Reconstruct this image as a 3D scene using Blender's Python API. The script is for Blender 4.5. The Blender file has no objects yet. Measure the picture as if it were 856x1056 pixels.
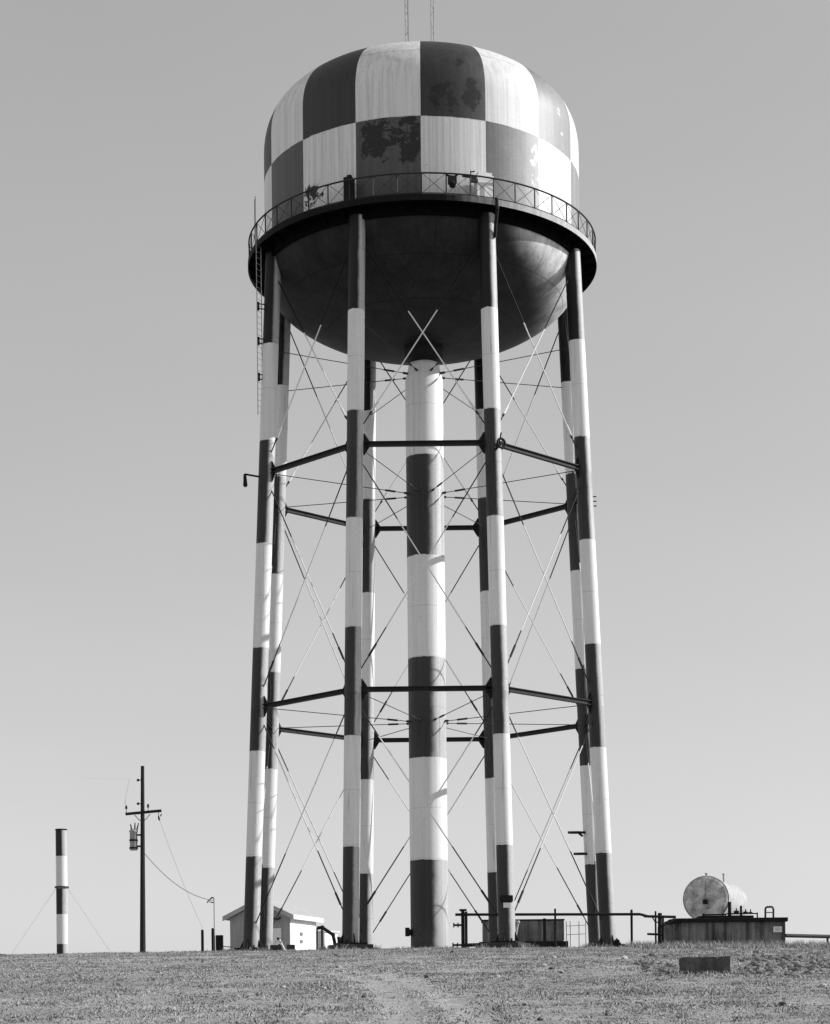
import bpy, bmesh, math, random
from math import sin, cos, pi, radians, sqrt
from mathutils import Vector, Matrix, noise
random.seed(7)
SC = bpy.context.scene
COL = SC.collection
EYE = 1.7                                   # camera height; every surveyed height below is above the eye
F, HY, CX, ROLL = 1972.4, 1046.0, 444.2, -0.0099
D = 100.0                                   # distance of the tower axis
SUN_AZ, SUN_EL = 95.0, 27.5                 # from the camera-facing direction, turning right
S = Vector((sin(radians(SUN_AZ))*cos(radians(SUN_EL)), -cos(radians(SUN_AZ))*cos(radians(SUN_EL)), sin(radians(SUN_EL))))

# ------------------------------------------------------------------ survey helpers
def W(x, y, d):
    """world point at depth d for a surveyed bearing (photo pixel)"""
    dx, dy = x-CX, y-HY
    c, s = cos(-ROLL), sin(-ROLL)
    u, w = dx*c-dy*s, dx*s+dy*c
    return Vector((u*d/F, d, EYE-w*d/F))
PR = [(-60,-2.6),(0,-1.7),(20,-.93),(34,-.17),(50,.86),(64,1.77),(76,2.46),(84,2.80),(90,3.08),(95,3.25),(100,3.34),(115,3.42),(130,3.40),(160,2.6),(260,-4),(600,-18),(6000,-160)]
def profile(d):
    n = len(PR)
    if d <= PR[0][0]: return PR[0][1]
    for i in range(n-1):
        if d <= PR[i+1][0]:
            x0,y0 = PR[i]; x1,y1 = PR[i+1]; h = x1-x0
            def sl(k):
                if k <= 0 or k >= n-1: return (PR[min(k+1,n-1)][1]-PR[max(k-1,0)][1])/(PR[min(k+1,n-1)][0]-PR[max(k-1,0)][0])
                a = (PR[k][1]-PR[k-1][1])/(PR[k][0]-PR[k-1][0]); b = (PR[k+1][1]-PR[k][1])/(PR[k+1][0]-PR[k][0])
                return 0 if a*b <= 0 else 2*a*b/(a+b)
            m0, m1 = sl(i), sl(i+1); t = (d-x0)/h
            return (2*t**3-3*t*t+1)*y0+(t**3-2*t*t+t)*h*m0+(-2*t**3+3*t*t)*y1+(t**3-t*t)*h*m1
    return PR[-1][1]
def base_ground(x, y):
    return EYE+profile(y)-.12*min((x/20)**2, 3)*min(max((y-20)/60,0),1)
def ground_at(px, py):
    """where a bearing meets the ground"""
    lo = 20.0
    while lo < 99:
        p = W(px, py, lo)
        if base_ground(p.x, p.y) >= p.z: return p
        lo += .1
    return W(px, py, 92)
TRACK = [[ground_at(a,b) for a,b in t] for t in (
    [(322,1003),(345,1004),(366,1007),(386,1013),(401,1023),(411,1037),(417,1056)],
    [(370,1002),(395,1004),(418,1010),(441,1019),(462,1030),(480,1042),(496,1056)])]
def seg_dist(p, a, b):
    ab = (b-a).to_2d(); ap = (p-a).to_2d()
    t = max(0, min(1, ap.dot(ab)/max(ab.dot(ab),1e-9)))
    return (ap-ab*t).length
def track_amount(x, y):
    p = Vector((x, y, 0)); best = 9
    for t in TRACK:
        for a, b in zip(t, t[1:]):
            best = min(best, seg_dist(p, a, b))
    return max(0, min(1, 1.5-best/.42))
def rough_amount(x, y):
    """churned soil on the right of the slope"""
    u = F*x/y
    return max(0, min(1, (u-225)/60))*max(0, 1-abs(y-76)/13)
def ground_z(x, y):
    z = base_ground(x, y)
    if 25 < y < 130 and abs(x) < 45:
        n1 = noise.noise(Vector((x*.35, y*.35, 0))); n2 = noise.noise(Vector((x*1.3, y*1.3, 4)))
        k = 1 if y < 88 else .4
        z += k*(.05*n1+.03*n2)
        r = rough_amount(x, y)
        if r > 0:
            z += r*(.10*noise.noise(Vector((x*1.1, y*.9, 9)))+.10*max(0, noise.noise(Vector((x*3.1, y*2.6, 2)))))
        if y < 90: z -= .05*track_amount(x, y)
    return z

# ------------------------------------------------------------------ materials
class NT:
    def __init__(s, name):
        s.m = bpy.data.materials.new(name); s.m.use_nodes = True
        s.t = s.m.node_tree; s.t.nodes.clear()
        s.out = s.t.nodes.new('ShaderNodeOutputMaterial'); s.b = s.t.nodes.new('ShaderNodeBsdfPrincipled')
        s.t.links.new(s.b.outputs[0], s.out.inputs[0])
    def put(s, sock, v):
        if hasattr(v, 'is_linked') or isinstance(v, bpy.types.NodeSocket): s.t.links.new(v, sock)
        elif isinstance(v, (tuple, list, Vector)) or not hasattr(sock.default_value, '__len__'): sock.default_value = v
        else: sock.default_value = (v, v, v, 1) if len(sock.default_value) == 4 else (v, v, v)
    def math(s, op, a, b=0.0, c=0.0, clamp=False):
        n = s.t.nodes.new('ShaderNodeMath'); n.operation = op; n.use_clamp = clamp
        for i, v in enumerate((a, b, c)): s.put(n.inputs[i], v)
        return n.outputs[0]
    def mix(s, f, a, b):
        n = s.t.nodes.new('ShaderNodeMix'); n.data_type = 'FLOAT'
        s.put(n.inputs[0], f); s.put(n.inputs[2], a); s.put(n.inputs[3], b)
        return n.outputs[0]
    def ramp(s, f, lo, hi, a=0.0, b=1.0, smooth=True):
        n = s.t.nodes.new('ShaderNodeMapRange'); n.clamp = True
        n.interpolation_type = 'SMOOTHSTEP' if smooth else 'LINEAR'
        s.put(n.inputs[0], f)
        for i, v in enumerate((lo, hi, a, b)): s.put(n.inputs[i+1], v)
        return n.outputs[0]
    def geo(s, k):
        n = s.t.nodes.new('ShaderNodeNewGeometry'); return n.outputs[k]
    def xyz(s, v):
        n = s.t.nodes.new('ShaderNodeSeparateXYZ'); s.put(n.inputs[0], v); return n.outputs
    def noise(s, scale, detail=4, vec=None, stretch=None, rough=.6):
        n = s.t.nodes.new('ShaderNodeTexNoise'); n.inputs['Scale'].default_value = scale
        n.inputs['Detail'].default_value = detail; n.inputs['Roughness'].default_value = rough
        v = vec if vec is not None else s.geo('Position')
        if stretch:
            m = s.t.nodes.new('ShaderNodeMapping'); m.inputs['Scale'].default_value = stretch
            s.put(m.inputs[0], v); v = m.outputs[0]
        s.put(n.inputs['Vector'], v); return n.outputs[0]
    def dot(s, a, b):
        n = s.t.nodes.new('ShaderNodeVectorMath'); n.operation = 'DOT_PRODUCT'
        s.put(n.inputs[0], a); s.put(n.inputs[1], b); return n.outputs['Value']
    def bump(s, h, strength=.3, dist=.02):
        n = s.t.nodes.new('ShaderNodeBump'); n.inputs['Strength'].default_value = strength
        n.inputs['Distance'].default_value = dist; s.put(n.inputs['Height'], h)
        s.t.links.new(n.outputs[0], s.b.inputs['Normal'])
    def finish(s, val, rough=.6, spec=.3, metal=0.0):
        c = s.t.nodes.new('ShaderNodeCombineColor')
        for i in range(3): s.put(c.inputs[i], val)
        s.t.links.new(c.outputs[0], s.b.inputs['Base Color'])
        s.put(s.b.inputs['Roughness'], rough); s.b.inputs['Specular IOR Level'].default_value = spec
        s.b.inputs['Metallic'].default_value = metal
        return s.m

ZB = [EYE+v for v in (33.946, 29.027, 23.836, 18.545, 13.342, 8.019)]   # paint band edges
SUNH = (S.x, S.y, 0.0)
DARK, LIT_DARK, WHITE = .033, .42, .74  # middle tone paints sunlight onto the dark coat
def weathered(n, dark_mask, streak=1.0, lo=.02, hi=.36, dark=None, lit_dark=None, blotch=.25):
    """alternate dark and white paint; sunlight is painted in, the dark coat turning paler on its sun-facing side"""
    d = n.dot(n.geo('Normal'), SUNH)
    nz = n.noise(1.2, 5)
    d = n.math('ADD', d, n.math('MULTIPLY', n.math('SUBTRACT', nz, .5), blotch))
    sun_side = n.ramp(d, lo, hi)
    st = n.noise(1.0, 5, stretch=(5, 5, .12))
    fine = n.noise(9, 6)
    dk = n.mix(sun_side, DARK if dark is None else dark, lit_dark or LIT_DARK)
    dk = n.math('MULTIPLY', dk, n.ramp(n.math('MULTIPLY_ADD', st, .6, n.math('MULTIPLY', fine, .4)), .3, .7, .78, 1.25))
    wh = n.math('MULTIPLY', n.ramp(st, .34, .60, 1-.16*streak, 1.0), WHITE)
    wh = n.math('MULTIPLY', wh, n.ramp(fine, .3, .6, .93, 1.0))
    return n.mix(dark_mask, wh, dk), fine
def banded_paint(name, streak=.6, lit_dark=None, drips=1.0, spec=.32):
    n = NT(name)
    z = n.xyz(n.geo('Position'))[2]
    z = n.math('ADD', z, n.math('MULTIPLY', n.math('SUBTRACT', n.noise(3.5, 4), .5), .12))
    m = n.math('GREATER_THAN', z, ZB[0])
    for lo, hi in ((2, 1), (4, 3)):
        m = n.math('ADD', m, n.math('MULTIPLY', n.math('GREATER_THAN', z, ZB[lo]), n.math('LESS_THAN', z, ZB[hi])))
    m = n.math('ADD', m, n.math('LESS_THAN', z, ZB[5]))
    v, fine = weathered(n, m, streak, dark=n.mix(n.math('GREATER_THAN', z, ZB[0]), DARK, .006), lit_dark=lit_dark)  # top band darkened to paint in the shade under balcony and bowl
    # weld rings, drips and rust runs below the strut joints
    ring = n.math('LESS_THAN', n.math('FLOORED_MODULO', n.math('ADD', z, .7), 2.62), .035)
    v = n.math('MULTIPLY', v, n.math('SUBTRACT', 1.0, n.math('MULTIPLY', ring, .22)))
    drip = n.ramp(n.noise(1.0, 4, stretch=(7, 7, .09)), .60, .68)
    v = n.math('MULTIPLY', v, n.math('SUBTRACT', 1.0, n.math('MULTIPLY', drip, .30*drips)))
    run = n.ramp(n.noise(1.0, 5, stretch=(10, 10, .35)), .44, .66)
    for zj in (EYE+27.3, EYE+15.4):
        near = n.math('MULTIPLY', n.math('LESS_THAN', z, zj), n.ramp(z, zj-3.2, zj))
        v = n.math('MULTIPLY', v, n.math('SUBTRACT', 1.0, n.math('MULTIPLY', n.math('MULTIPLY', near, run), .42*drips)))
    foot = n.math('MULTIPLY', n.ramp(z, EYE+5.2, EYE+3.3), n.ramp(fine, .35, .6))
    v = n.mix(n.math('MULTIPLY', foot, .22), v, .12)
    spot = n.ramp(n.noise(5, 5, rough=.7), .70, .74)
    v = n.mix(n.math('MULTIPLY', spot, .6*drips), v, .08)
    n.bump(fine, .2, .015)
    return n.finish(v, .55, spec)
def tank_paint():
    n = NT('checkered_tank_paint')
    p = n.xyz(n.geo('Position'))
    az = n.math('MULTIPLY', n.math('ARCTAN2', p[0], n.math('SUBTRACT', D, p[1])), 180/pi)
    wob = n.math('MULTIPLY', n.math('SUBTRACT', n.noise(1.4, 3), .5), .10)
    sec = n.math('FLOOR', n.math('DIVIDE', n.math('ADD', n.math('ADD', az, .4), wob), 22.5))
    row = n.math('GREATER_THAN', n.math('ADD', p[2], wob), EYE+43.13)
    m = n.math('FLOORED_MODULO', n.math('ADD', sec, row), 2.0)
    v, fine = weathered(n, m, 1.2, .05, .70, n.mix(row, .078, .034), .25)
    # rain streaks running down from the shoulder
    run = n.noise(1.0, 3, stretch=(9, 9, .05))
    low = n.ramp(p[2], EYE+46.5, EYE+42)
    v = n.math('MULTIPLY', v, n.math('SUBTRACT', 1.0, n.math('MULTIPLY', low, n.ramp(run, .52, .66, 0, .12))))
    # flaked patches: azimuth, height, half-widths, bare tone, threshold
    flk = n.noise(1.5, 9, rough=.72)
    for a, z, wa, wz, tone, k, dk in ((-15, 42.2, 7.5, 1.3, .014, .37, 1),
                (-4, 41.9, 5.5, 1.35, .014, .37, 1),
                (8, 44.1, 6.5, .9, .014, .42, 1),
                (17, 44.3, 5, 1.0, .016, .42, 1),
                (12, 46, 8, 1.2, .016, .50, 1),
                (-41, 40.3, 5.2, .75, .012, .40, 0),
                (1.5, 40.6, 1.0, .35, .02, .45, 0),
                (42.5, 41.6, 3.0, 1.7, .62, .47, 1),
                (30, 41.5, 8, 1.6, .05, .60, 1),
                (58, 44.6, 9, 1.6, .6, .53, 1),
                (12, 47.4, 7, .5, .02, .52, 1)):
        da = n.math('DIVIDE', n.math('SUBTRACT', az, a), wa); dz = n.math('DIVIDE', n.math('SUBTRACT', p[2], EYE+z), wz)
        r2 = n.math('ADD', n.math('MULTIPLY', da, da), n.math('MULTIPLY', dz, dz))
        hit = n.math('SUBTRACT', flk, n.math('MULTIPLY', n.math('POWER', r2, 1.5), .16))
        h = n.ramp(hit, k+.045, k+.07)
        if dk: h = n.math('MULTIPLY', h, m)
        v = n.mix(h, v, n.math('MULTIPLY', n.ramp(fine, .3, .7, .7, 1.4), tone))
    # a bolted seam between the two rows and one at the shoulder
    for z in (43.13, 46.6):
        sm = n.math('LESS_THAN', n.math('ABSOLUTE', n.math('SUBTRACT', p[2], EYE+z)), .035)
        v = n.math('MULTIPLY', v, n.math('SUBTRACT', 1.0, n.math('MULTIPLY', sm, .22)))
    n.bump(n.math('ADD', fine, n.math('MULTIPLY', n.noise(.8, 2), 1.5)), .15, .02)
    return n.finish(v, .5, .35)
def bowl_paint():
    n = NT('dark_bowl_paint')
    v, fine = weathered(n, 1.0, 1.0, .33, .60, .023, .58, .05)  # steep sun-side lightening paints the lit patch into the bowl's colour
    p = n.xyz(n.geo('Position'))
    az = n.math('MULTIPLY', n.math('ARCTAN2', p[0], n.math('SUBTRACT', D, p[1])), 180/pi)
    sm = n.math('LESS_THAN', n.math('ABSOLUTE', n.math('SUBTRACT', n.math('FLOORED_MODULO', n.math('ADD', az, 7), 22.5), 11.25)), .22)
    for zz in (36.9, 35.6): sm = n.math('MAXIMUM', sm, n.math('LESS_THAN', n.math('ABSOLUTE', n.math('SUBTRACT', p[2], EYE+zz)), .025))
    v = n.math('MULTIPLY', v, n.math('SUBTRACT', 1.0, n.math('MULTIPLY', sm, .3)))
    v = n.math('MULTIPLY', v, n.ramp(n.noise(.9, 5), .3, .7, .75, 1.25))
    n.bump(fine, .12, .01)
    return n.finish(v, .6, .1)
def plain(name, val, var=.25, scale=6, rough=.7, spec=.25, metal=0.0, bump=.2, stretch=None):
    n = NT(name)
    a = n.noise(scale, 6, stretch=stretch); b = n.noise(scale*6, 4)
    v = n.math('MULTIPLY', n.ramp(n.math('MULTIPLY_ADD', a, .7, n.math('MULTIPLY', b, .3)), .3, .7, 1-var, 1+var, False), val)
    n.bump(b, bump, .01)
    return n.finish(v, rough, spec, metal)
def stripes(name, edges, wob=.03):
    """dark/white bands between heights, dark on top"""
    n = NT(name)
    z = n.math('ADD', n.xyz(n.geo('Position'))[2], n.math('MULTIPLY', n.math('SUBTRACT', n.noise(3, 2), .5), wob))
    m = 0.0
    for hi, lo in edges:
        m = n.math('ADD', m, n.math('MULTIPLY', n.math('GREATER_THAN', z, lo), n.math('LESS_THAN', z, hi)))
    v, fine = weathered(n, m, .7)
    return n.finish(v, .6, .2)
def stained_wall(name, val):
    n = NT(name)
    st = n.noise(1.0, 5, stretch=(3.0, 3.0, .22)); bl = n.noise(.8, 4); fine = n.noise(14, 5)
    v = n.math('MULTIPLY', n.ramp(st, .34, .66, .40, 1.25, False), n.ramp(bl, .35, .65, .65, 1.15))
    v = n.math('MULTIPLY', n.math('MULTIPLY', v, n.ramp(fine, .3, .7, .85, 1.15)), val)
    n.bump(fine, .3, .02)
    return n.finish(v, .85, .15)
def siding(name, val, pitch=.3):
    n = NT(name)
    z = n.xyz(n.geo('Position'))[2]
    fr = n.math('FLOORED_MODULO', z, pitch)
    ln = n.math('LESS_THAN', fr, .025)
    st = n.noise(1.5, 4, stretch=(3, 3, .4))
    v = n.math('MULTIPLY', n.math('MULTIPLY', n.ramp(st, .3, .7, .86, 1.05), val), n.math('SUBTRACT', 1.0, n.math('MULTIPLY', ln, .12)))
    return n.finish(v, .7, .2)
M = {}
def make_materials():
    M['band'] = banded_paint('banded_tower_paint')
    M['rod'] = banded_paint('banded_rod_paint', .2, .045, 0.0, .06)
    M['tank'] = tank_paint(); M['bowl'] = bowl_paint()
    M['steel'] = plain('dark_painted_steel', .028, .3, 4, .6)
    M['strut'] = plain('dark_strut_paint', .022, .35, 3, .6, .15)
    M['pitch'] = plain('near_black_underside', .005, .3, 6, .9, .03)  # deepest black, kept to the parts under the balcony
    M['black'] = plain('sooty_black_metal', .014, .3, 6, .7, .15)
    M['galv'] = plain('weathered_galvanised_metal', .36, .3, 5, .55, .4)
    M['mast'] = plain('antenna_mast_metal', .30, .8, 3, .6, .3)
    M['white'] = plain('chalky_white_paint', .74, .1, 4, .6)
    M['concrete'] = plain('aged_concrete', .26, .3, 5, .9, .1)
    M['darkcon'] = plain('damp_dark_concrete', .055, .45, 4, .9, .1)
    M['vault'] = stained_wall('stained_vault_wall', .20)
    M['box'] = stained_wall('weathered_box_steel', .26)
    M['slab'] = plain('tarred_slab', .018, .4, 5, .85, .1)
    M['wood'] = plain('creosoted_pole_wood', .032, .4, 6, .85, .1, stretch=(6, 6, .5))
    M['wire'] = plain('dull_wire', .18, .2, 2, .6)
    M['tankmetal'] = plain('mottled_storage_tank_metal', .40, .95, 1.9, .6, .3)
    M['grey'] = siding('grey_siding', .36); M['whitewall'] = siding('white_siding', .80)
    M['roof'] = plain('grey_roof_sheet', .42, .2, 3, .7)
    M['gwhite'] = plain('white_trim', .8, .06, 3, .6)
    M['glass'] = plain('dark_window_glass', .03, .2, 2, .12, .5, bump=0)
    M['stone'] = plain('pale_field_stone', .42, .4, 7, .9, .1, bump=.6)
    M['darkstone'] = plain('dark_field_stone', .08, .4, 7, .9, .1, bump=.6)
make_materials()

def ground_material():
    n = NT('dry_grass_ground')
    a = n.t.nodes.new('ShaderNodeAttribute'); a.attribute_name = 'track'
    r = n.t.nodes.new('ShaderNodeAttribute'); r.attribute_name = 'rough'
    big = n.noise(.09, 4); mid = n.noise(.7, 6, rough=.7); fine = n.noise(5, 6, rough=.75)
    v = n.math('MULTIPLY', n.ramp(mid, .3, .7, .72, 1.28, False), n.ramp(fine, .3, .7, .7, 1.3, False))
    v = n.math('MULTIPLY', v, n.ramp(big, .35, .65, .85, 1.12))
    v = n.math('MULTIPLY', v, .32)
    v = n.mix(n.math('MULTIPLY', a.outputs['Fac'], .55), v, n.math('MULTIPLY', n.ramp(fine, .3, .7, .8, 1.2), .45))
    soil = n.math('MULTIPLY', n.ramp(mid, .4, .62, .4, 1.2), v)
    v = n.mix(n.math('MULTIPLY', r.outputs['Fac'], .8), v, soil)
    n.bump(n.math('MULTIPLY_ADD', fine, .4, mid), .9, .12)
    return n.finish(v, .95, .05)
def grass_material():
    n = NT('dry_grass_blades')
    rnd = n.geo('Random Per Island'); big = n.noise(.5, 4); mid = n.noise(2.2, 3)
    v = n.mix(n.math('POWER', rnd, 1.2), .31, .56)
    v = n.math('MULTIPLY', v, n.ramp(n.math('MULTIPLY_ADD', big, .6, n.math('MULTIPLY', mid, .4)),   .36, .62, .66, 1.22))
    m = n.t.nodes.new('ShaderNodeVectorMath'); m.operation = 'MULTIPLY_ADD'      # soft blades: the sward shades as a nap, not as single cards
    n.put(m.inputs[0], n.geo('Normal')); m.inputs[1].default_value = (.45, .45, .45); m.inputs[2].default_value = (0, 0, .8)
    nn = n.t.nodes.new('ShaderNodeVectorMath'); nn.operation = 'NORMALIZE'; n.put(nn.inputs[0], m.outputs[0])
    n.t.links.new(nn.outputs[0], n.b.inputs['Normal'])
    return n.finish(v, .9, .05)

# ------------------------------------------------------------------ objects
WP = {}
def tag(o, label=None, cat=None, group=None, kind=None):
    for k, v in (('label', label), ('category', cat), ('group', group), ('kind', kind)):
        if v: o[k] = v
    return o
def thing(name, loc, label, cat, group=None):
    o = bpy.data.objects.new(name, None); COL.objects.link(o)
    o.empty_display_size = .3; o.location = loc; WP[o.name] = Vector(loc)
    return tag(o, label, cat, group)
class MB:
    def __init__(s): s.v = []; s.f = []; s.sm = []
    def add(s, vs, fs, smooth=False):
        b = len(s.v); s.v += [Vector(p) for p in vs]; s.f += [[i+b for i in f] for f in fs]; s.sm += [smooth]*len(fs); return s
    def box(s, c, size, rz=0.0):
        c = Vector(c); x, y, z = (k/2 for k in size); R = Matrix.Rotation(rz, 3, 'Z')
        vs = [c+R@Vector((a*x, b*y, e*z)) for e in (-1, 1) for a, b in ((-1,-1),(1,-1),(1,1),(-1,1))]
        return s.add(vs, [(3,2,1,0),(4,5,6,7),(0,1,5,4),(1,2,6,5),(2,3,7,6),(3,0,4,7)])
    def bar(s, p, q, w, h, up=(0,0,1)):
        p, q = Vector(p), Vector(q); d = (q-p).normalized(); up = Vector(up)
        if abs(d.dot(up)) > .98: up = Vector((0,1,0))
        a = d.cross(up).normalized()*w/2; b = a.cross(d).normalized()*h/2
        vs = [e+i*a+j*b for e in (p, q) for i, j in ((-1,-1),(1,-1),(1,1),(-1,1))]
        return s.add(vs, [(0,1,2,3),(7,6,5,4),(1,0,4,5),(2,1,5,6),(3,2,6,7),(0,3,7,4)])
    def tube(s, p, q, r, seg=10, r2=None, caps=True):
        p, q = Vector(p), Vector(q); d = (q-p).normalized(); r2 = r if r2 is None else r2
        a = d.orthogonal().normalized(); b = d.cross(a)
        vs = [e+rr*(cos(2*pi*k/seg)*a+sin(2*pi*k/seg)*b) for e, rr in ((p, r), (q, r2)) for k in range(seg)]
        s.add(vs, [(k, (k+1)%seg, seg+(k+1)%seg, seg+k) for k in range(seg)], True)
        if caps: s.add(vs, [list(range(seg))[::-1], list(range(seg, 2*seg))])
        return s
    def path(s, pts, r, seg=8):
        for p, q in zip(pts, pts[1:]): s.tube(p, q, r, seg)
        return s
    def rev(s, c, prof, seg=96, smooth=True, a0=0.0, a1=2*pi):
        c = Vector(c); n = len(prof); full = abs(a1-a0-2*pi) < 1e-6; m = seg if full else seg+1
        vs = [c+Vector((r*sin(a0+(a1-a0)*k/seg), -r*cos(a0+(a1-a0)*k/seg), z)) for k in range(m) for r, z in prof]
        fs = [(k*n+i, ((k+1)%m)*n+i, ((k+1)%m)*n+i+1, k*n+i+1) for k in range(seg) for i in range(n-1)]
        return s.add(vs, fs, smooth)
    def sphere(s, c, r, seg=12, sq=(1,1,1)):
        prof = [(r*sin(pi*i/(seg//2)), -r*cos(pi*i/(seg//2))) for i in range(seg//2+1)]
        b = len(s.v); s.rev((0,0,0), prof, seg)
        for i in range(b, len(s.v)): s.v[i] = Vector(c)+Vector((s.v[i].x*sq[0], s.v[i].y*sq[1], s.v[i].z*sq[2]))
        return s
    def prism(s, pts, off):
        n = len(pts); off = Vector(off); pts = [Vector(p) for p in pts]
        return s.add(pts+[p+off for p in pts], [list(range(n))[::-1], list(range(n, 2*n))]+[(i, (i+1)%n, n+(i+1)%n, n+i) for i in range(n)])
    def make(s, name, mat, parent=None, label=None, origin=None, bevel=0.0):
        lo = Vector([min(v[i] for v in s.v) for i in range(3)]); hi = Vector([max(v[i] for v in s.v) for i in range(3)])
        c = Vector(origin) if origin is not None else Vector(((lo.x+hi.x)/2, (lo.y+hi.y)/2, lo.z))
        me = bpy.data.meshes.new(name); me.from_pydata([v-c for v in s.v], [], s.f)
        bm = bmesh.new(); bm.from_mesh(me)
        if not s.keep_normals: bmesh.ops.recalc_face_normals(bm, faces=bm.faces[:])
        bm.to_mesh(me); bm.free()
        me.polygons.foreach_set('use_smooth', s.sm)
        me.materials.append(M[mat] if isinstance(mat, str) else mat)
        o = bpy.data.objects.new(name, me); COL.objects.link(o)
        WP[o.name] = c
        if parent: o.parent = parent; o.location = c-WP[parent.name]
        else: o.location = c
        if label: o['label'] = label
        if bevel:
            b = o.modifiers.new('soft_edges', 'BEVEL'); b.width = bevel; b.segments = 2; b.limit_method = 'ANGLE'
        return o
    keep_normals = False
def gz(x, y): return ground_z(x, y)

# ================================================================== ground
def ground():
    xs = sorted(set([-4000,-2500,-1500,-800,-400,-200,-120,-80,-60]+[round(-45+.3*i, 3) for i in range(301)]+[60,80,120,200,400,800,1500,2500,4000]))
    ys = sorted(set([-60,-30,-10,0,10,16,20,24]+[round(27+.3*i, 3) for i in range(301)]+[120,125,130,140,150,160,180,200,260,400,600,1000,2000,4000,6000]))
    vs = []; tr = []; ro = []
    for y in ys:
        for x in xs:
            vs.append((x, y, gz(x, y)))
            inside = 25 < y < 130 and abs(x) < 45
            tr.append(track_amount(x, y) if inside and y < 92 and -12 < x < 6 else 0.0)
            ro.append(rough_amount(x, y) if inside else 0.0)
    nx = len(xs)
    fs = [(j*nx+i, j*nx+i+1, (j+1)*nx+i+1, (j+1)*nx+i) for j in range(len(ys)-1) for i in range(nx-1)]
    me = bpy.data.meshes.new('ground'); me.from_pydata(vs, [], fs)
    me.polygons.foreach_set('use_smooth', [True]*len(fs))
    for nm, dat in (('track', tr), ('rough', ro)):
        at = me.attributes.new(nm, 'FLOAT', 'POINT'); at.data.foreach_set('value', dat)
    me.materials.append(ground_material())
    o = bpy.data.objects.new('ground', me); COL.objects.link(o)
    tag(o, 'grassy hill slope rising to the foot of the tower', None, None, 'structure')
ground()
def grass():
    vs = []; fs = []; rnd = random.Random(3)
    def tuft(x, y, h, n, spread):
        z = gz(x, y)-.01
        for _ in range(n):
            a = rnd.uniform(0, 2*pi); b = rnd.uniform(0, 2*pi)
            bx, by = x+rnd.uniform(-spread, spread), y+rnd.uniform(-spread, spread)
            hh = h*rnd.uniform(.5, 1.2); w = rnd.uniform(.010, .022); ln = hh*rnd.uniform(.2, 1.0)
            i = len(vs)
            vs.extend([(bx-w*cos(a), by-w*sin(a), z), (bx+w*cos(a), by+w*sin(a), z), (bx+ln*cos(b), by+ln*sin(b), z+hh)])
            fs.append((i, i+1, i+2))
    cnt = 0
    while cnt < 95000:
        y = 31+60*rnd.random()**.8; half = .235*y+1.5
        x = rnd.uniform(-half, half)
        d = noise.noise(Vector((x*.55, y*.4, 1)))+.5*noise.noise(Vector((x*2.1, y*1.6, 5)))
        if rnd.random() > .70+d*.6: continue
        t = track_amount(x, y) if -12 < x < 6 else 0
        if rnd.random() < t*.75: continue
        rg = rough_amount(x, y)
        if rnd.random() < rg*.45: continue
        h = (.03+.03*max(0, d+.3))*(1+.8*rg)
        tuft(x, y, h, 4, .12); cnt += 1
    for _ in range(2600):                                   # rank growth at the foot of the vault and along the crest
        y = rnd.uniform(84, 94.5); x = rnd.uniform(9.5, 21) if rnd.random() < .7 else rnd.uniform(-21, 9)
        tuft(x, y, (.34 if y > 91 else .2) if x > 9.5 else .10, 5, .14)
    for k in range(420):                                    # coarser weeds and bunch grass, in loose groups
        y = 31+50*rnd.random(); x = rnd.uniform(-.23*y, .23*y)
        if noise.noise(Vector((x*.25, y*.2, 8))) < -.05 or track_amount(x, y) > .2: continue
        for _ in range(rnd.randint(1, 3)): tuft(x+rnd.gauss(0, .15), y+rnd.gauss(0, .2), rnd.uniform(.06, .13), 9, .07)
    for k in range(8):                                      # longer growth round the feet of the tower
        a = radians(-.34-157.5+45*k); bx, by = 9.75*sin(a), D-9.75*cos(a)
        for _ in range(110):
            b = rnd.uniform(0, 6.283); q = rnd.uniform(.8, 1.5); tuft(bx+q*cos(b), by+q*sin(b), rnd.uniform(.12, .3), 5, .08)
    for _ in range(160): b = rnd.uniform(0, 6.283); q = rnd.uniform(1.2, 2.0); tuft(q*cos(b), D+q*sin(b), rnd.uniform(.12, .3), 5, .08)
    p = ground_at(729, 1004)
    for _ in range(260): tuft(p.x+rnd.uniform(-1.1, 1.1), p.y+rnd.choice((-1, 1))*rnd.uniform(.02, .25)+rnd.choice((0, .0, .5)), rnd.uniform(.05, .14), 6, .05)
    me = bpy.data.meshes.new('dry_grass'); me.from_pydata(vs, [], fs); me.materials.append(grass_material())
    o = bpy.data.objects.new('dry_grass', me); COL.objects.link(o)
    tag(o, 'short dry grass covering the slope', 'grass', None, 'stuff')
grass()
def lump(mb, c, r, rnd, flat=.6):
    b = len(mb.v); mb.sphere((0,0,0), 1, 10)
    o = Vector((rnd.uniform(0, 99), rnd.uniform(0, 99), 0)); rz = Matrix.Rotation(rnd.uniform(0, 6.28), 3, 'Z'); el = rnd.uniform(.65, 1.3)
    for i in range(b, len(mb.v)):
        p = mb.v[i]; k = 1+.45*noise.noise(p*1.6+o)
        q = rz@Vector((p.x*el, p.y, p.z*flat))*k*r
        mb.v[i] = Vector(c)+q
    for i in range(len(mb.sm)): mb.sm[i] = False
    return mb
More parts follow.
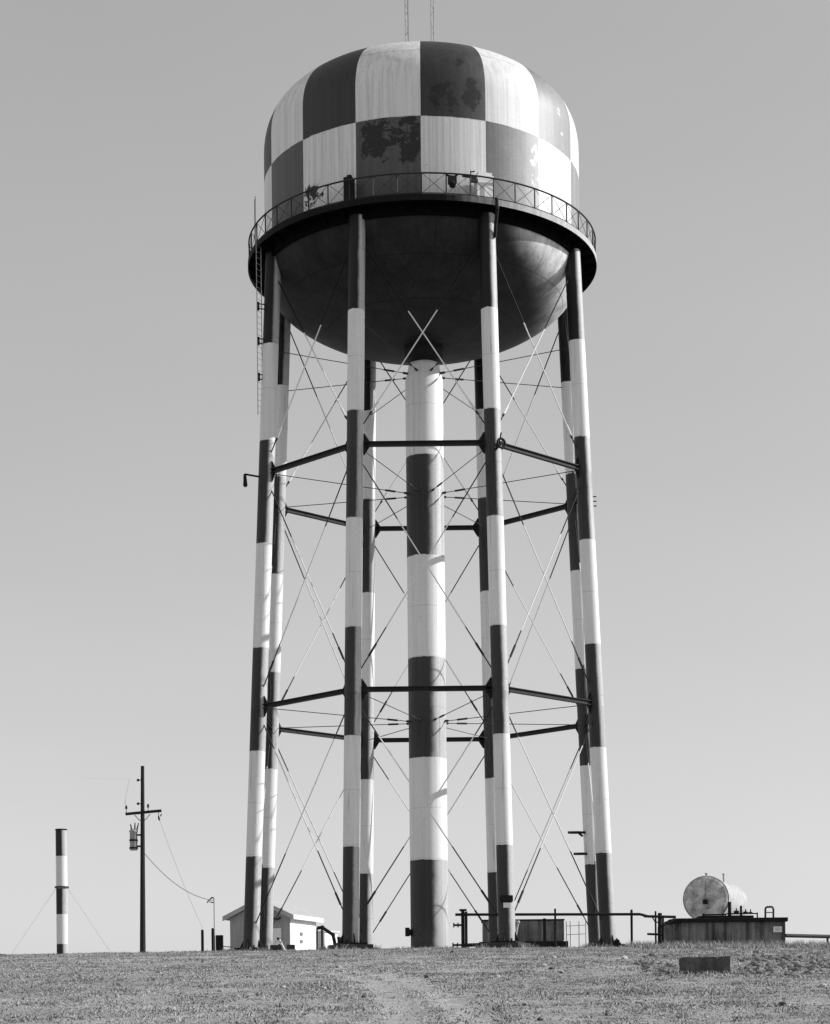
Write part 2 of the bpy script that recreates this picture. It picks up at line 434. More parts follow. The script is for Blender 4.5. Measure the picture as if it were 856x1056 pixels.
def clods():
    rnd = random.Random(11); mb = MB(); n = 0
    while n < 430:
        px, py = rnd.uniform(655, 885), 995+rnd.gauss(0, 6.5)
        if not 983 < py < 1012: continue
        p = ground_at(px, py)
        if noise.noise(Vector((p.x*.8, p.y*.5, 3))) < rnd.uniform(-.7, .35): continue
        if 696 < px < 762 and py > 986: continue
        r = .03+.12*rnd.random()**2.2; lump(mb, (p.x, p.y, gz(p.x, p.y)+r*.2), r, rnd); n += 1
    o = mb.make('soil_clods', plain('broken_soil', .20, .75, 2, .95, .05, bump=.6))
    tag(o, 'dark clods of turned soil around the concrete block', 'soil', None, 'stuff')
clods()
def stones():
    rnd = random.Random(5)
    spots = [(640,977,.1),(802,979,.13),(644,989,.17),(561,998,.14),(506,994,.09),(513,1009,.10),(571,988,.10),(578,1003,.10),(177,1041,.12),(169,998,.12),(350,998,.12),(413,1002,.1),
             (292,1019,.09),(334,1020,.10),(419,981,.1),(227,1022,.08),(815,1002,.09),(848,1018,.13),(838,1003,.09),(712,1030,.08),(604,1000,.08),(538,982,.08)]
    for i, (px, py, r) in enumerate(spots):
        p = ground_at(px, py)
        o = lump(MB(), (p.x, p.y, gz(p.x, p.y)+r*.2), r*.75, rnd, .7).make('stone', 'stone')
        tag(o, 'small pale stone lying loose in the short dry grass', 'stone', 'pale stones scattered over the slope')
    dark = [(466,983,.16,'dark stone beside the foot of the central pipe'),(440,1008,.17,'dark lump in the grass by the wheel ruts'),(568,1001,.15,'dark stone in the grass below the grey steel box'),
            (579,1004,.13,'dark stone just right of a pale one on the slope'),(346,986,.16,'dark stone below the pad of the left front leg'),(375,1028,.12,'dark stone lying in the left wheel rut'),(807,1037,.17,'dark round stone alone in the right foreground'),
            (541,1038,.10,'small dark stone low in the central foreground'),(557,1053,.12,'dark stone at the bottom edge of the slope')]
    for px, py, r, lb in dark:
        p = ground_at(px, py)
        o = lump(MB(), (p.x, p.y, gz(p.x, p.y)+r*.15), r*.5, rnd, .7).make('stone', 'darkstone')
        tag(o, lb, 'stone', 'dark stones scattered over the slope')
stones()

# ================================================================== water tower
GT = EYE+3.30                                # level of the tower footings
AX = Vector((0, D, 0))
R0, SLOPE, ZREF, RL = 9.533, .0443, EYE+8.019, .405
def leg_r(z): return R0-SLOPE*(z-ZREF)
PHI = [radians(-.34-157.5+45*k) for k in range(8)]
def leg_p(k, z, out=0.0):
    a = PHI[k%8]; r = leg_r(z)+out
    return Vector((r*sin(a), D-r*cos(a), z))
def polar(azd, r, z):
    a = radians(azd); return Vector((AX.x-.05+r*sin(a), D-r*cos(a), z))
TW = thing('water_tower', (0, D, GT), 'elevated water tower with checkered dome tank on eight banded legs', 'water tower')
RT, RB = 8.2, 9.04
ZD = EYE+38.97                               # balcony deck
def tower():
    zs, b, nn = EYE+44.5, 4.25, 2.5
    prof = [(RT, EYE+38.5), (RT, EYE+40.5), (RT, EYE+42.5)]+[(RT*cos(t)**(2/nn), zs+b*sin(t)**(2/nn)) for t in [pi/2*(i/40)**1.4 for i in range(40)]]+[(0.02, zs+b)]
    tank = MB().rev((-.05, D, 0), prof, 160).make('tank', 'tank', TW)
    # shallow bowl under the shell
    c, m = 3.75, 1.9
    prof = [(RT-.003, EYE+38.5)]+[(RT*cos(t)**(2/m), EYE+38.5-c*sin(t)**(2/m)) for t in [pi/2*(i/36) for i in range(1, 36)]]+[(.05, EYE+38.5-c)]
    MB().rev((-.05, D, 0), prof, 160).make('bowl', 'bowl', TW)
    # roof vent
    vt = MB().rev((-.05, D, 0), [(.5, zs+b-.02), (.5, zs+b+.35), (.75, zs+b+.38), (.6, zs+b+.6), (.02, zs+b+.75)], 24).make('roof_vent', 'white', tank)
    # balcony
    bal = MB()
    bal.rev((-.05, D, 0), [(RT+.004, ZD-.06), (RB, ZD-.06), (RB, ZD), (RT+.004, ZD), (RT+.004, ZD-.06)], 144, False)
    bo = bal.make('balcony_deck', 'pitch', TW)
    MB().rev((-.05, D, 0), [(RB+.003, ZD-.24), (RB+.045, ZD-.24), (RB+.045, ZD+.05), (RB+.003, ZD+.05), (RB+.003, ZD-.24)], 144, False).make('fascia', M['fascia'], bo)
    MB().rev((-.05, D, 0), [(RT+.006, ZD-.62), (RT+.16, ZD-.62), (RT+.16, ZD-.07), (RT+.006, ZD-.07), (RT+.006, ZD-.62)], 144, False).make('ring_girder', 'pitch', TW)
    for k in range(48):
        a = 7.5*k+3.75
        MB().prism([polar(a, RT+.17, ZD-.07), polar(a, RB-.01, ZD-.07), polar(a, RB-.01, ZD-.2), polar(a, RT+.17, ZD-.55)], polar(a+90, .04, 0)-polar(a+90, 0, 0)).make('deck_bracket', 'pitch', bo)
    def hoop(z, r):
        return MB().rev((-.05, D, z), [(RB-.02+r*cos(a), r*sin(a)) for a in [2*pi*i/8 for i in range(9)]], 144)
    ro = hoop(ZD+1.06, .042).make('railing', 'steel', TW)
    hoop(ZD+.11, .022).make('toe_rail', 'steel', ro)
    for k in range(48):
        MB().tube(polar(7.5*k, RB-.02, ZD+.01), polar(7.5*k, RB-.02, ZD+1.05), .034, 6).make('railing_post', 'steel', ro)
        x = MB()
        x.tube(polar(7.5*k+.3, RB-.02, ZD+.12), polar(7.5*k+7.2, RB-.02, ZD+1.03), .014, 4); x.tube(polar(7.5*k+.3, RB-.02, ZD+1.03), polar(7.5*k+7.2, RB-.02, ZD+.12), .014, 4)
        x.make('railing_brace', 'steel', ro)
    # riser
    rz = [(.0, EYE+33.95), (.80, EYE+33.95), (.82, EYE+33.75), (.985, EYE+33.1), (.985, GT-.2)]
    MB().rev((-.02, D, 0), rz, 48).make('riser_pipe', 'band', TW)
    MB().rev((-.02, D, 0), [(.72, EYE+33.9), (.72, EYE+34.2), (1.02, EYE+34.25), (1.02, EYE+34.9), (.6, EYE+35.2)], 40).make('expansion_joint', 'black', TW)
    MB().rev((-.02, D, 0), [(1.35, GT-.5), (1.35, GT+.12), (1.0, GT+.16), (.9, GT+.16)], 40, False).make('riser_footing', 'concrete', TW)
    ZR = [EYE+27.455, EYE+15.574]; ZT0 = EYE+33.7; ZTOP = EYE+37.7; ZBOT = GT+.75
    for k in range(8):
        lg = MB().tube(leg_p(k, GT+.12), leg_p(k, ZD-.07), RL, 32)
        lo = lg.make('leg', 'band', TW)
        bp = MB(); p = leg_p(k, GT+.1)
        bp.box(p+Vector((0, 0, 0)), (1.25, 1.25, .07), -PHI[k])
        for i in range(4):
            a = pi/4+i*pi/2-PHI[k]; bp.tube(p+Vector((.5*sqrt(1)*cos(a), .5*sin(a), 0)), p+Vector((.5*cos(a), .5*sin(a), .16)), .045, 8)
        for i in range(4):
            a = i*pi/2-PHI[k]; e = Vector((cos(a), sin(a), 0))
            bp.prism([p+e*(RL-.02)+Vector((0,0,.035)), p+e*(RL+.2)+Vector((0,0,.035)), p+e*(RL-.02)+Vector((0,0,.5))], Vector((-e.y, e.x, 0))*.04)
        bp.make('base_plate', 'black', lo)
        MB().box(leg_p(k, GT)+Vector((0, 0, -.44)), (1.7, 1.7, .98), -PHI[k]).make('leg_footing', 'darkcon', TW, bevel=.03)
        cap = MB().tube(leg_p(k, ZD-.42), leg_p(k, ZD-.07), RL+.03, 32).make('leg_cap', 'pitch', lo)
    def gusset(k, other, z, h=.52, w=.14, down=True):
        a, b = leg_p(k, z), leg_p(other, z); d = (b-a).normalized(); s0 = a+d*(RL-.05)
        pts = [s0+Vector((0,0,h)), s0+d*.10+Vector((0,0,h)), s0+d*(w+.2)+Vector((0,0,.14)), s0+d*(w+.2)-Vector((0,0,.14)), s0+d*.10-Vector((0,0,h)), s0-Vector((0,0,h))]
        nrm = Vector((-d.y, d.x, 0))*.03
        return pts, nrm
    for k in range(8):
        j = (k+1) % 8
        for z in ZR:
            a, b = leg_p(k, z), leg_p(j, z); d = (b-a).normalized(); a2, b2 = a+d*RL*.9, b-d*RL*.9
            st = MB(); up = Vector((0, 0, 1)); nr = Vector((-d.y, d.x, 0))
            st.bar(a2, b2, .03, .17)
            for q in (.1, -.1): st.bar(a2+up*q, b2+up*q, .21, .035)
            so = st.make('strut', 'strut', TW)
            for pts, nrm in (gusset(k, j, z), gusset(j, k, z)):
                MB().prism([p-nrm/2 for p in pts], nrm).make('gusset_plate', 'black', so)
        tiers = ((ZTOP, ZR[0]+.35), (ZR[0]-.35, ZR[1]+.35), (ZR[1]-.35, ZBOT))
        for zu, zl in tiers:
            for p, q in ((leg_p(k, zu), leg_p(j, zl)), (leg_p(j, zu), leg_p(k, zl))):
                d = (q-p).normalized(); n = Vector((-(leg_p(j,20)-leg_p(k,20)).y, (leg_p(j,20)-leg_p(k,20)).x, 0)).normalized()*(.05 if p.x < q.x else -.05)
                p, q = p+d*RL*.8+n, q-d*RL*.8+n
                r = MB().tube(p, q, .030, 8)
                t = p.lerp(q, .88); r.tube(t-d*.35, t+d*.35, .055, 8)            # turnbuckle
                r.make('brace_rod', 'rod', TW)
    for k in range(8):                                        # stays from each leg to the riser
        for z in ZR+[ZT0]:
            a = leg_p(k, z); c = Vector((-.02, D, z-.35)); d = (c-a).normalized()
            p, q = a+d*RL*.9, c-d*.96
            r = MB().tube(p, q, .02, 6); t = q-d*1.0; r.tube(t-d*.28, t+d*.28, .05, 6); r.tube(q-d*.22, q+d*.05, .06, 6)
            r.make('stay_rod', 'steel' if z == ZT0 else 'rod', TW)
    # ladder down from the balcony beside the left leg
    lp = W(267, 300, 96.5); lx = lp.x; ly = 96.6; top = ZD; bot = W(267, 428, 96.5).z
    la = MB()
    for s in (-.17, .17): la.tube((lx+s*.6, ly+s, bot), (lx+s*.6, ly+s, top), .022, 6)
    z = bot+.15
    while z < top: la.tube((lx-.1, ly-.17, z), (lx+.1, ly+.17, z), .010, 5); z += .3
    lo = la.make('ladder', 'galv', TW)
    for z in (W(267, 315, 96.5).z, W(267, 351, 96.5).z, W(267, 388, 96.5).z):
        br = MB()
        for s in (-.12, .12): br.tube((lx, ly, z+s), (leg_p(2, z).x+.05, leg_p(2, z).y, z+s), .03, 6)
        br.tube((lx-.06, ly, z-.2), (lx-.06, ly, z+.2), .07, 8)
        br.make('ladder_bracket', 'black', lo)
    # ladder from the balcony up the shell
    ul = MB()
    for da in (-1.2, 1.2): ul.tube(polar(-79+da, RB-.3, ZD), polar(-79+da, RB-.3, ZD+3.1), .022, 6)
    z = ZD+.2
    while z < ZD+3: ul.tube(polar(-80.2, RB-.3, z), polar(-77.8, RB-.3, z), .013, 5); z += .3
    ul.make('shell_ladder', 'galv', TW)
    # antenna masts
    for px, r, base in ((419, .05, 8.0), (445, .06, 8.0)):
        foot = W(px+.5, 43, 100); mast = MB()
        x = foot.x; y = D-2.0
        zt = EYE+54.5; zf = EYE+48.3
        for i in range(3):
            a = i*2.094; mast.tube((x+.09*cos(a), y+.09*sin(a), zf), (x+.09*cos(a), y+.09*sin(a), zt), .022, 5)
        z = zf
        i = 0
        while z < zt-.4:
            a, b = i*2.094, (i+1)*2.094; mast.tube((x+.09*cos(a), y+.09*sin(a), z), (x+.09*cos(b), y+.09*sin(b), z+.35), .014, 4); z += .35; i += 1
        mo = mast.make('antenna_mast', 'mast', TW)
        MB().tube((x-.22, y, zf+.75), (x+.2, y, zf+.8), .03, 6).box((x-.12, y, zf+.72), (.16, .14, .2)).make('antenna_clamp', 'black', mo)
        MB().tube((x-.25, y, zt-.35), (x+.3, y, zt-.35), .025, 6).make('antenna_arm', 'mast', mo)
    # cabinets and lamps on the balcony
    p = polar(20.3, RB-.42, ZD); cb = MB().box(p+Vector((0,0,.62)), (.85, .5, 1.22), radians(20)).box(p+Vector((0,0,1.30)), (.70, .46, .14), radians(20))
    co = cb.make('equipment_cabinet', 'white', TW)
    MB().bar(p+Vector((-.62,-.1,0)), p+Vector((-.62,-.1,1.5)), .05, .05).tube(p+Vector((-.62,-.1,1.45)), p+Vector((-.42,-.15,1.45)), .03, 6).make('lamp_hook', 'steel', co)
    q = polar(23.6, RB-.05, ZD)
    MB().path([q+Vector((0,-.1,.1)), q+Vector((.02,-.12,-.45)), q+Vector((-.05,.15,-1.0)), q+Vector((-.08,.35,-1.6))], .09, 8).make('cable_conduit', 'black', TW)
    p = polar(-23.7, RB-.38, ZD); MB().box(p+Vector((0,0,.66)), (.40, .42, 1.3), radians(-24)).box(p+Vector((.02,0,1.36)), (.2,.2,.16), radians(-24)).make('control_cabinet', 'black', TW)
    p = polar(9.3, RB+.05, ZD+.72); fl = MB().box(p, (.38, .28, .34), .2).tube(p+Vector((0,.05,.1)), p+Vector((-.28,0,.28)), .05, 6).tube(p+Vector((0,.05,.1)), p+Vector((.25,0,.26)), .05, 6).tube(p+Vector((0,0,-.15)), p+Vector((0,-.1,-.28)), .16, 10)
    fl.make('balcony_floodlight', 'black', TW)
    p = polar(12.5, RB-.05, ZD+1.0); MB().tube(p, polar(17, RB-.05, ZD+.97), .05, 6).box(polar(16.5, RB-.1, ZD+.85), (.3,.16,.14), .3).make('rail_box', 'steel', TW)
    # lamp arm on the left leg
    a = leg_p(2, EYE+27.2); b = W(252.5, 489, a.y-.4); c = W(253, 500, a.y-.4)
    MB().tube(a, b, .05, 8).tube(b, b+Vector((0,0,-.1)), .06, 8).tube(b, c, .07, 8, .11).sphere(c, .12, 10).make('lamp_arm', 'black', TW)
    # siren at the right front strut joint
    c = W(517, 457, 90.6); n = Vector((.55, -.83, 0)); hr = MB()
    for i in range(12):
        a0, a1 = 2*pi*i/12, 2*pi*(i+1)/12; u = n.orthogonal().normalized(); w = n.cross(u)
        hr.tube(c+.22*(cos(a0)*u+sin(a0)*w), c+.22*(cos(a1)*u+sin(a1)*w), .06, 6)
    hr.tube(c-n*.4, c+n*.05, .1, 8).tube(c+Vector((0,.1,0)), leg_p(4, c.z), .06, 8).bar(c+Vector((-.1,.1,.05)), c+Vector((.0,-.05,.5)), .05, .05)
    hr.make('siren_horn', 'black', TW)
    for px0, px1, py in ((586, 600, 858.5), (592, 601.5, 880.5)):
        a = W(px0, py, 103); b = W(px1+6, py, 103.4); lm = MB().tube(a, b, .07, 8).box(a.lerp(b, .35), (.5, .2, .13))
        if py < 870: lm.tube(a.lerp(b, .5), W(601, 862.5, 103.2), .06, 8)
        lm.make('leg_lamp', 'black', TW)
    p = leg_p(4, EYE+5.45); q = Vector((p.x, p.y-RL-.06, p.z)); fr = MB().box(q, (.62, .14, .30)).box(q+Vector((0,.0,-.1)), (.5,.1,.2)); fo = fr.make('leg_switch_box', 'black', TW)
    MB().box(q+Vector((.02,-.075,-.32)), (.34, .02, .24)).make('notice_plate', 'white', fo)
    p = Vector((-1.12, D-.3, W(422, 961, 99).z)); MB().box(p, (.3, .3, .32)).tube(p+Vector((-.05,0,-.2)), p+Vector((-.05,0,.25)), .12, 8).make('riser_valve', 'black', TW)
    # small ties seen on the right front leg
    p = leg_p(5, EYE+25.7)
    for dz in (-.12, .12, .35): MB().tube(p+Vector((.3,0,dz)), p+Vector((.56,-.05,dz)), .03, 6).make('cable_tie', 'steel', TW)
def fascia_mat():
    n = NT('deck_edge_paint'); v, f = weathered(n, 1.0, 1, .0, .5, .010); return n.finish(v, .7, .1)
M['fascia'] = fascia_mat()
tower()

# ================================================================== left side
def chimney():
    d = 120; c = W(64.4, 986, d); zt = W(64, 855, d).z; r = .35; g = gz(c.x, d)
    E = [(zt+1, W(64, 883, d).z), (W(64, 917, d).z+.05, W(64, 943, d).z), (W(64, 973.6, d).z, g-1)]
    t = thing('smokestack', (c.x, d, g), 'short smokestack with dark and white bands and two guy wires', 'chimney')
    MB().tube((c.x, d, g-.2), (c.x, d, zt), r, 32).make('stack', stripes('striped_stack_paint', E), t)
    MB().rev((c.x, d, 0), [(r, zt-.08), (r+.02, zt-.08), (r+.02, zt), (r-.06, zt), (r-.06, zt-.5), (0, zt-.5)], 32, False).make('stack_rim', 'black', t)
    zr = W(64, 915, d).z
    MB().rev((c.x, d, 0), [(r+.003, zr-.05), (r+.09, zr-.05), (r+.09, zr+.05), (r+.003, zr+.05), (r+.003, zr-.05)], 32, False).make('guy_collar', 'steel', t)
    for q in (W(3, 984, 118), W(122, 986, 118)):
        z = gz(q.x, q.y)
        MB().tube((c.x+(r if q.x > c.x else -r)*.9, d, zr), (q.x, q.y, z), .007, 5).make('guy_wire', 'wire', t)
chimney()
POLE_D = 110
def utility_pole():
    d = POLE_D; c = W(147.2, 986, d); zt = W(147, 790, d).z; g = gz(c.x, d); P = lambda x, y, dd=0: W(x, y, d+dd)
    t = thing('utility_pole', (c.x, d, g), 'dark wooden utility pole with crossarm and transformer left of the tower', 'utility pole')
    MB().tube((c.x, d, g-.3), (P(147, 790).x, d, zt), .175, 14, .10).make('pole', 'wood', t)
    a, b = P(129.5, 839.5, -.18), P(166.5, 836, -.18)
    ca = MB().bar(a, b, .13, .15).make('crossarm', 'wood', t)
    for s in (P(139.5, 840), P(155.5, 839)):
        e = P(147, 846.5, -.14); MB().path([s+Vector((0,-.22,-.05)), s.lerp(e, .6)+Vector((0,-.18,-.12)), e], .022, 6).make('crossarm_brace', 'steel', t)
    for x, y in ((130.3, 838), (152.8, 836.5)):
        q = P(x, y, -.18); k = MB().tube(q, q+Vector((0,0,.28)), .02, 6).rev(q, [(.03,.2),(.075,.22),(.05,.28),(.08,.3),(.05,.36),(.06,.4),(.0,.42)], 12)
        k.make('insulator', 'steel', ca)
    q = P(163.5, 842, -.18); MB().tube(q+Vector((0,0,.25)), q, .02, 6).tube(q, q+Vector((.05,0,-.22)), .05, 8).tube(q+Vector((.1,0,.0)), q+Vector((.18,0,.15)), .035, 6).make('fuse_cutout', 'black', t)
    for x, y in ((142.4, 804.5), (142.4, 828.8)):
        q = P(x, y); MB().tube((c.x, d, q.z), q, .025, 6).sphere(q, .085, 8).make('spool_insulator', 'steel', t)
    q = P(137.8, 866.5); h = .58
    tr = MB().rev((q.x, d, q.z), [(0,-h),(.20,-h),(.22,-h+.05),(.22,h-.12),(.25,h-.1),(.25,h-.02),(.1,h+.06),(0,h+.07)], 20).make('transformer', 'galv', t)
    MB().rev((q.x, d, q.z), [(.223,-h+.08),(.25,-h+.08),(.25,-h+.18),(.223,-h+.18),(.223,-h+.08)], 20, False).rev((q.x, d, q.z), [(.223,-.06),(.25,-.06),(.25,.04),(.223,.04),(.223,-.06)], 20, False).make('tank_band', 'black', tr)
    for dx, l, tl in ((-.1, .34, -.06), (.08, .42, .02), (.2, .4, .1)):
        MB().tube((q.x+dx, d-.05, q.z+h), (q.x+dx+tl, d-.05, q.z+h+l), .045, 8, .03).make('bushing', 'black', tr)
    br = MB()
    for z in (.3, -.35): br.bar((q.x, d, q.z+z), (c.x, d, q.z+z), .08, .1)
    br.make('transformer_bracket', 'steel', t)
utility_pole()
MAST_D = 113
def sag(p, q, s, n=14): return [p.lerp(q, i/n)+Vector((0, 0, -4*s*(i/n)*(1-i/n))) for i in range(n+1)]
def wires():
    a = W(149, 880, POLE_D); b = W(220, 928.5, MAST_D)
    tag(MB().path(sag(a, b, .55), .022, 5).make('service_cable', 'wire'), 'sagging service cable from the utility pole to the thin mast', 'cable')
    a = W(164, 844, POLE_D); b = W(209, 957, MAST_D+1)
    tag(MB().path(sag(a, b, .25), .008, 5).make('drop_wire', 'wire'), 'thin wire dropping from the crossarm to the dark posts', 'wire')
    a = W(130.3, 833, POLE_D); b = W(133.5, 803, POLE_D+6)
    c = W(85, 801, POLE_D+40)
    tag(MB().path([a, W(128.8, 826, POLE_D), b], .009, 5).path(sag(b, c, .1), .003, 4).make('line_wire', 'wire'), 'thin line wire rising from the left end of the crossarm', 'wire')
wires()
def mast_group():
    d = MAST_D; p = W(221.5, 984, d); g = gz(p.x, d); top = W(220.8, 926, d)
    t = thing('service_mast', (p.x, d, g), 'thin metal service mast with a hooked weatherhead beside the grey shed', 'mast')
    MB().tube((p.x, d, g-.1), (top.x, d, top.z), .035, 8).make('mast_pipe', 'galv', t)
    MB().path([top+Vector((0,0,-.05)), top+Vector((-.1,0,.05)), W(215, 929, d), W(213.5, 931, d)], .04, 6).tube(W(216, 930, d), W(220.8, 931, d), .03, 6).make('weatherhead', 'steel', t)
    a, b = W(222.8, 964.5, d), W(230.5, 986, d); g = gz((a.x+b.x)/2, d); cx = (a.x+b.x)/2
    t = thing('meter_cabinet', (cx, d-.1, g), 'black metal meter cabinet standing between the thin mast and grey shed', 'electrical cabinet')
    w = b.x-a.x
    MB().box((cx, d-.1, (a.z+g+.1)/2), (w, .3, a.z-g-.1)).make('cabinet_body', 'black', t, bevel=.02)
    MB().box((cx, d-.265, (a.z+g)/2+.05), (w*.86, .03, (a.z-g)*.78)).make('door', 'slab', t)
    for s in (-1, 1): MB().box((cx+s*w*.36, d-.1, g+.05), (.06, .2, .3)).make('foot', 'black', t)
    MB().tube((b.x, d, W(230, 976, d).z), (W(238, 976, d).x, d+1, W(238, 976, d).z), .03, 6).make('conduit', 'steel', t)
    for x, ty, lb in ((208.7, 959, 'left of two dark bollard posts by the thin service mast'), (219.4, 957.5, 'right dark bollard post standing against the thin service mast')):
        p = W(x, ty, d-1); g = gz(p.x, p.y); t = thing('bollard_post', (p.x, p.y, g), lb, 'post', 'dark bollards by the mast')
        MB().tube((p.x, p.y, g-.2), (p.x, p.y, p.z-.03), .082, 12).make('post', 'black', t)
        MB().rev((p.x, p.y, p.z-.03), [(.084, 0), (.084, .02), (.05, .05), (0, .06)], 12).make('post_cap', 'steel', t)
mast_group()
def shed():
    rz = radians(-17); R = Matrix.Rotation(rz, 3, 'Z'); PL = Vector((W(237.5, 980, 118).x, 118, 0)); w, L = 3.94, 4.6
    g = gz(PL.x+2, 118)-.05; ze = W(237.5, 946, 118).z; za = W(267, 929.5, 117).z
    P = lambda a, b, z: PL+R@Vector((a, b, 0))+Vector((0, 0, z))
    t = thing('utility_shed', P(w/2, L/2, g), 'small gabled shed with grey front and bright white side behind the left legs', 'shed')
    th = .12
    MB().prism([P(0,0,g), P(w,0,g), P(w,0,ze-.05), P(w/2,0,za-.05), P(0,0,ze-.05)], R@Vector((0, th, 0))).make('front_wall', 'grey', t)
    MB().prism([P(0,L-th,g), P(w,L-th,g), P(w,L-th,ze-.05), P(w/2,L-th,za-.05), P(0,L-th,ze-.05)], R@Vector((0, th, 0))).make('back_wall', 'grey', t)
    MB().prism([P(w-th,th+.002,g), P(w,th+.002,g), P(w,L-th-.002,g), P(w-th,L-th-.002,g)], (0,0,ze-g-.05)).make('side_wall', 'whitewall', t, 'bright white side wall')
    MB().prism([P(0,th+.002,g), P(th,th+.002,g), P(th,L-th-.002,g), P(0,L-th-.002,g)], (0,0,ze-g-.05)).make('side_wall', 'grey', t)
    o = .36; dz = (za-ze)/(w/2)*o
    for s in (0, 1):
        a = 0-o if s == 0 else w+o
        rp = [P(a,-.3,ze-dz), P(w/2,-.3,za), P(w/2,-.3,za+.2), P(a,-.3,ze-dz+.2)]
        MB().prism(rp, R@Vector((0, L+.6, 0))).make('roof', 'roof', t)
        q = [P(a,-.33,ze-dz-.08), P(w/2,-.33,za-.08), P(w/2,-.33,za+.21), P(a,-.33,ze-dz+.21)]
        MB().prism(q, R@Vector((0, .028, 0))).make('bargeboard', 'roof', t)
    a = w+o+.003; MB().prism([P(a,-.33,ze-dz-.05), P(a+.03,-.33,ze-dz-.05), P(a+.03,L+.32,ze-dz-.05), P(a,L+.32,ze-dz-.05)], (0,0,.27)).make('eave_trim', 'gwhite', t)
    dw = MB().box(P(2.98,-.02,g+1.02), (.8, .05, 2.0), rz).make('door', 'gwhite', t)
    MB().sphere(P(3.28,-.08,g+1.0), .05, 8).make('handle', 'black', dw)
    f = P(2.9,-.03,ze-.1); k = MB().path([f+Vector((-.45,-.15,.05)), f+Vector((-.25,-.3,-.12)), f+Vector((.0,-.3,-.05)), f+Vector((.25,-.3,-.14)), f+Vector((.42,-.15,.02))], .055, 6); k.tube(f, f+Vector((0,-.3,-.05)), .04, 6)
    k.make('wall_lamp', 'black', t)
    for z in (1.72, 1.25): MB().box(P(w+.02, L*.42, g+z), (.04, .42, .2), rz).make('vent', 'wire', t)
    t2 = P(w, L*.5, 0)
    # low white tank house and the bent pipe in front of it
    a, b = W(327, 962, 124), W(344, 962, 124); g = gz(a.x, 124)-.05
    t = thing('pump_house', ((a.x+b.x)/2, 124, g), 'low white block hut just right of the gabled shed', 'hut')
    zc = W(335, 961, 124).z; cx = (a.x+b.x)/2; w2 = b.x-a.x
    ph = radians(-38)
    MB().box((cx, 125, (g+zc)/2), (w2*.8, 1.3, zc-g), ph).make('walls', 'whitewall', t)
    MB().box((cx, 125, zc+.045), (w2*.8+.2, 1.5, .085), ph).make('roof', 'gwhite', t)
    MB().box(Vector((cx, 125, g+.6))+Matrix.Rotation(ph, 3, 'Z')@Vector((w2*.4+.018, 0, 0)), (.03, .5, 1.2), ph).make('door', 'gwhite', t)
    d = 112; pts = [W(327, 985, d), W(327, 957, d), W(332.5, 956.5, d), W(343.5, 964, d), W(345.5, 974, d)]
    g = gz(pts[0].x, d); pts[0].z = g
    t = thing('bent_pipe', (pts[0].x, d, g), 'dark bent vent pipe on thin legs right of the shed', 'pipe')
    MB().path(pts[1:], .1, 8).sphere(pts[3], .13, 8).sphere(pts[2], .14, 8).make('pipe', 'black', t)
    MB().tube(pts[0], pts[1], .045, 8).make('leg', 'steel', t)
    q = W(332, 957, d); MB().tube((q.x, d, g), q, .06, 8).make('leg', 'steel', t)
    q = W(349.5, 967, d); tag(MB().tube((q.x, d, gz(q.x, d)), q, .09, 10).rev(q, [(.12,-.05),(.12,.04),(0,.06)], 10).make('standpipe', 'black'), 'stubby dark standpipe between the bent pipe and the tower leg', 'pipe')
    # A-frame trestle beside the left back leg
    d = 96; q = W(287.5, 968.5, d); g = gz(q.x, d)
    t = thing('trestle', (q.x, d, g), 'small white A-frame trestle in front of the shed door', 'trestle')
    for s in (-1, 1):
        for e in (-.25, .25): MB().bar((q.x+s*.32, d+e, g), (q.x+s*.04, d+e*.6, q.z), .05, .05).make('leg', 'gwhite', t)
    MB().bar((q.x-.02, d-.4, q.z+.02), (q.x+.02, d+.4, q.z+.02), .1, .1).make('top_beam', 'black', t)
    MB().bar((q.x-.2, d-.2, g+.45), (q.x+.2, d-.2, g+.45), .04, .06).make('cross_bar', 'gwhite', t)
    for x0, x1, lb in ((279, 290, 'low dark footing block below the small white trestle'), (296, 304, 'low dark footing block below the white shed wall')):
        a, b = W(x0, 979, 95), W(x1, 979, 95); g = gz(a.x, 95)
        tag(MB().box(((a.x+b.x)/2, 95, g+.08), (b.x-a.x, .6, .4)).make('footing_block', 'darkcon', bevel=.03), lb, 'concrete block', 'dark blocks at the shed')
    a, b = W(-14, 987, 97), W(12, 987, 97); bm = MB(); n = 14
    prof = [(i/n, .30*sin(pi*min(1, (1-i/n)*1.2)/1.6)) for i in range(n+1)]
    g = gz(0, 97)-.35
    z0 = W(0, 989, 97).z
    bm.prism([(a.x+(b.x-a.x)*u, 96, z0+v) for u, v in prof]+[(b.x, 96, z0-.5), (a.x, 96, z0-.5)], (0, 3, 0))
    tag(bm.make('dark_berm', 'darkstone'), 'low dark heap at the far left end of the crest', 'earth heap')
shed()

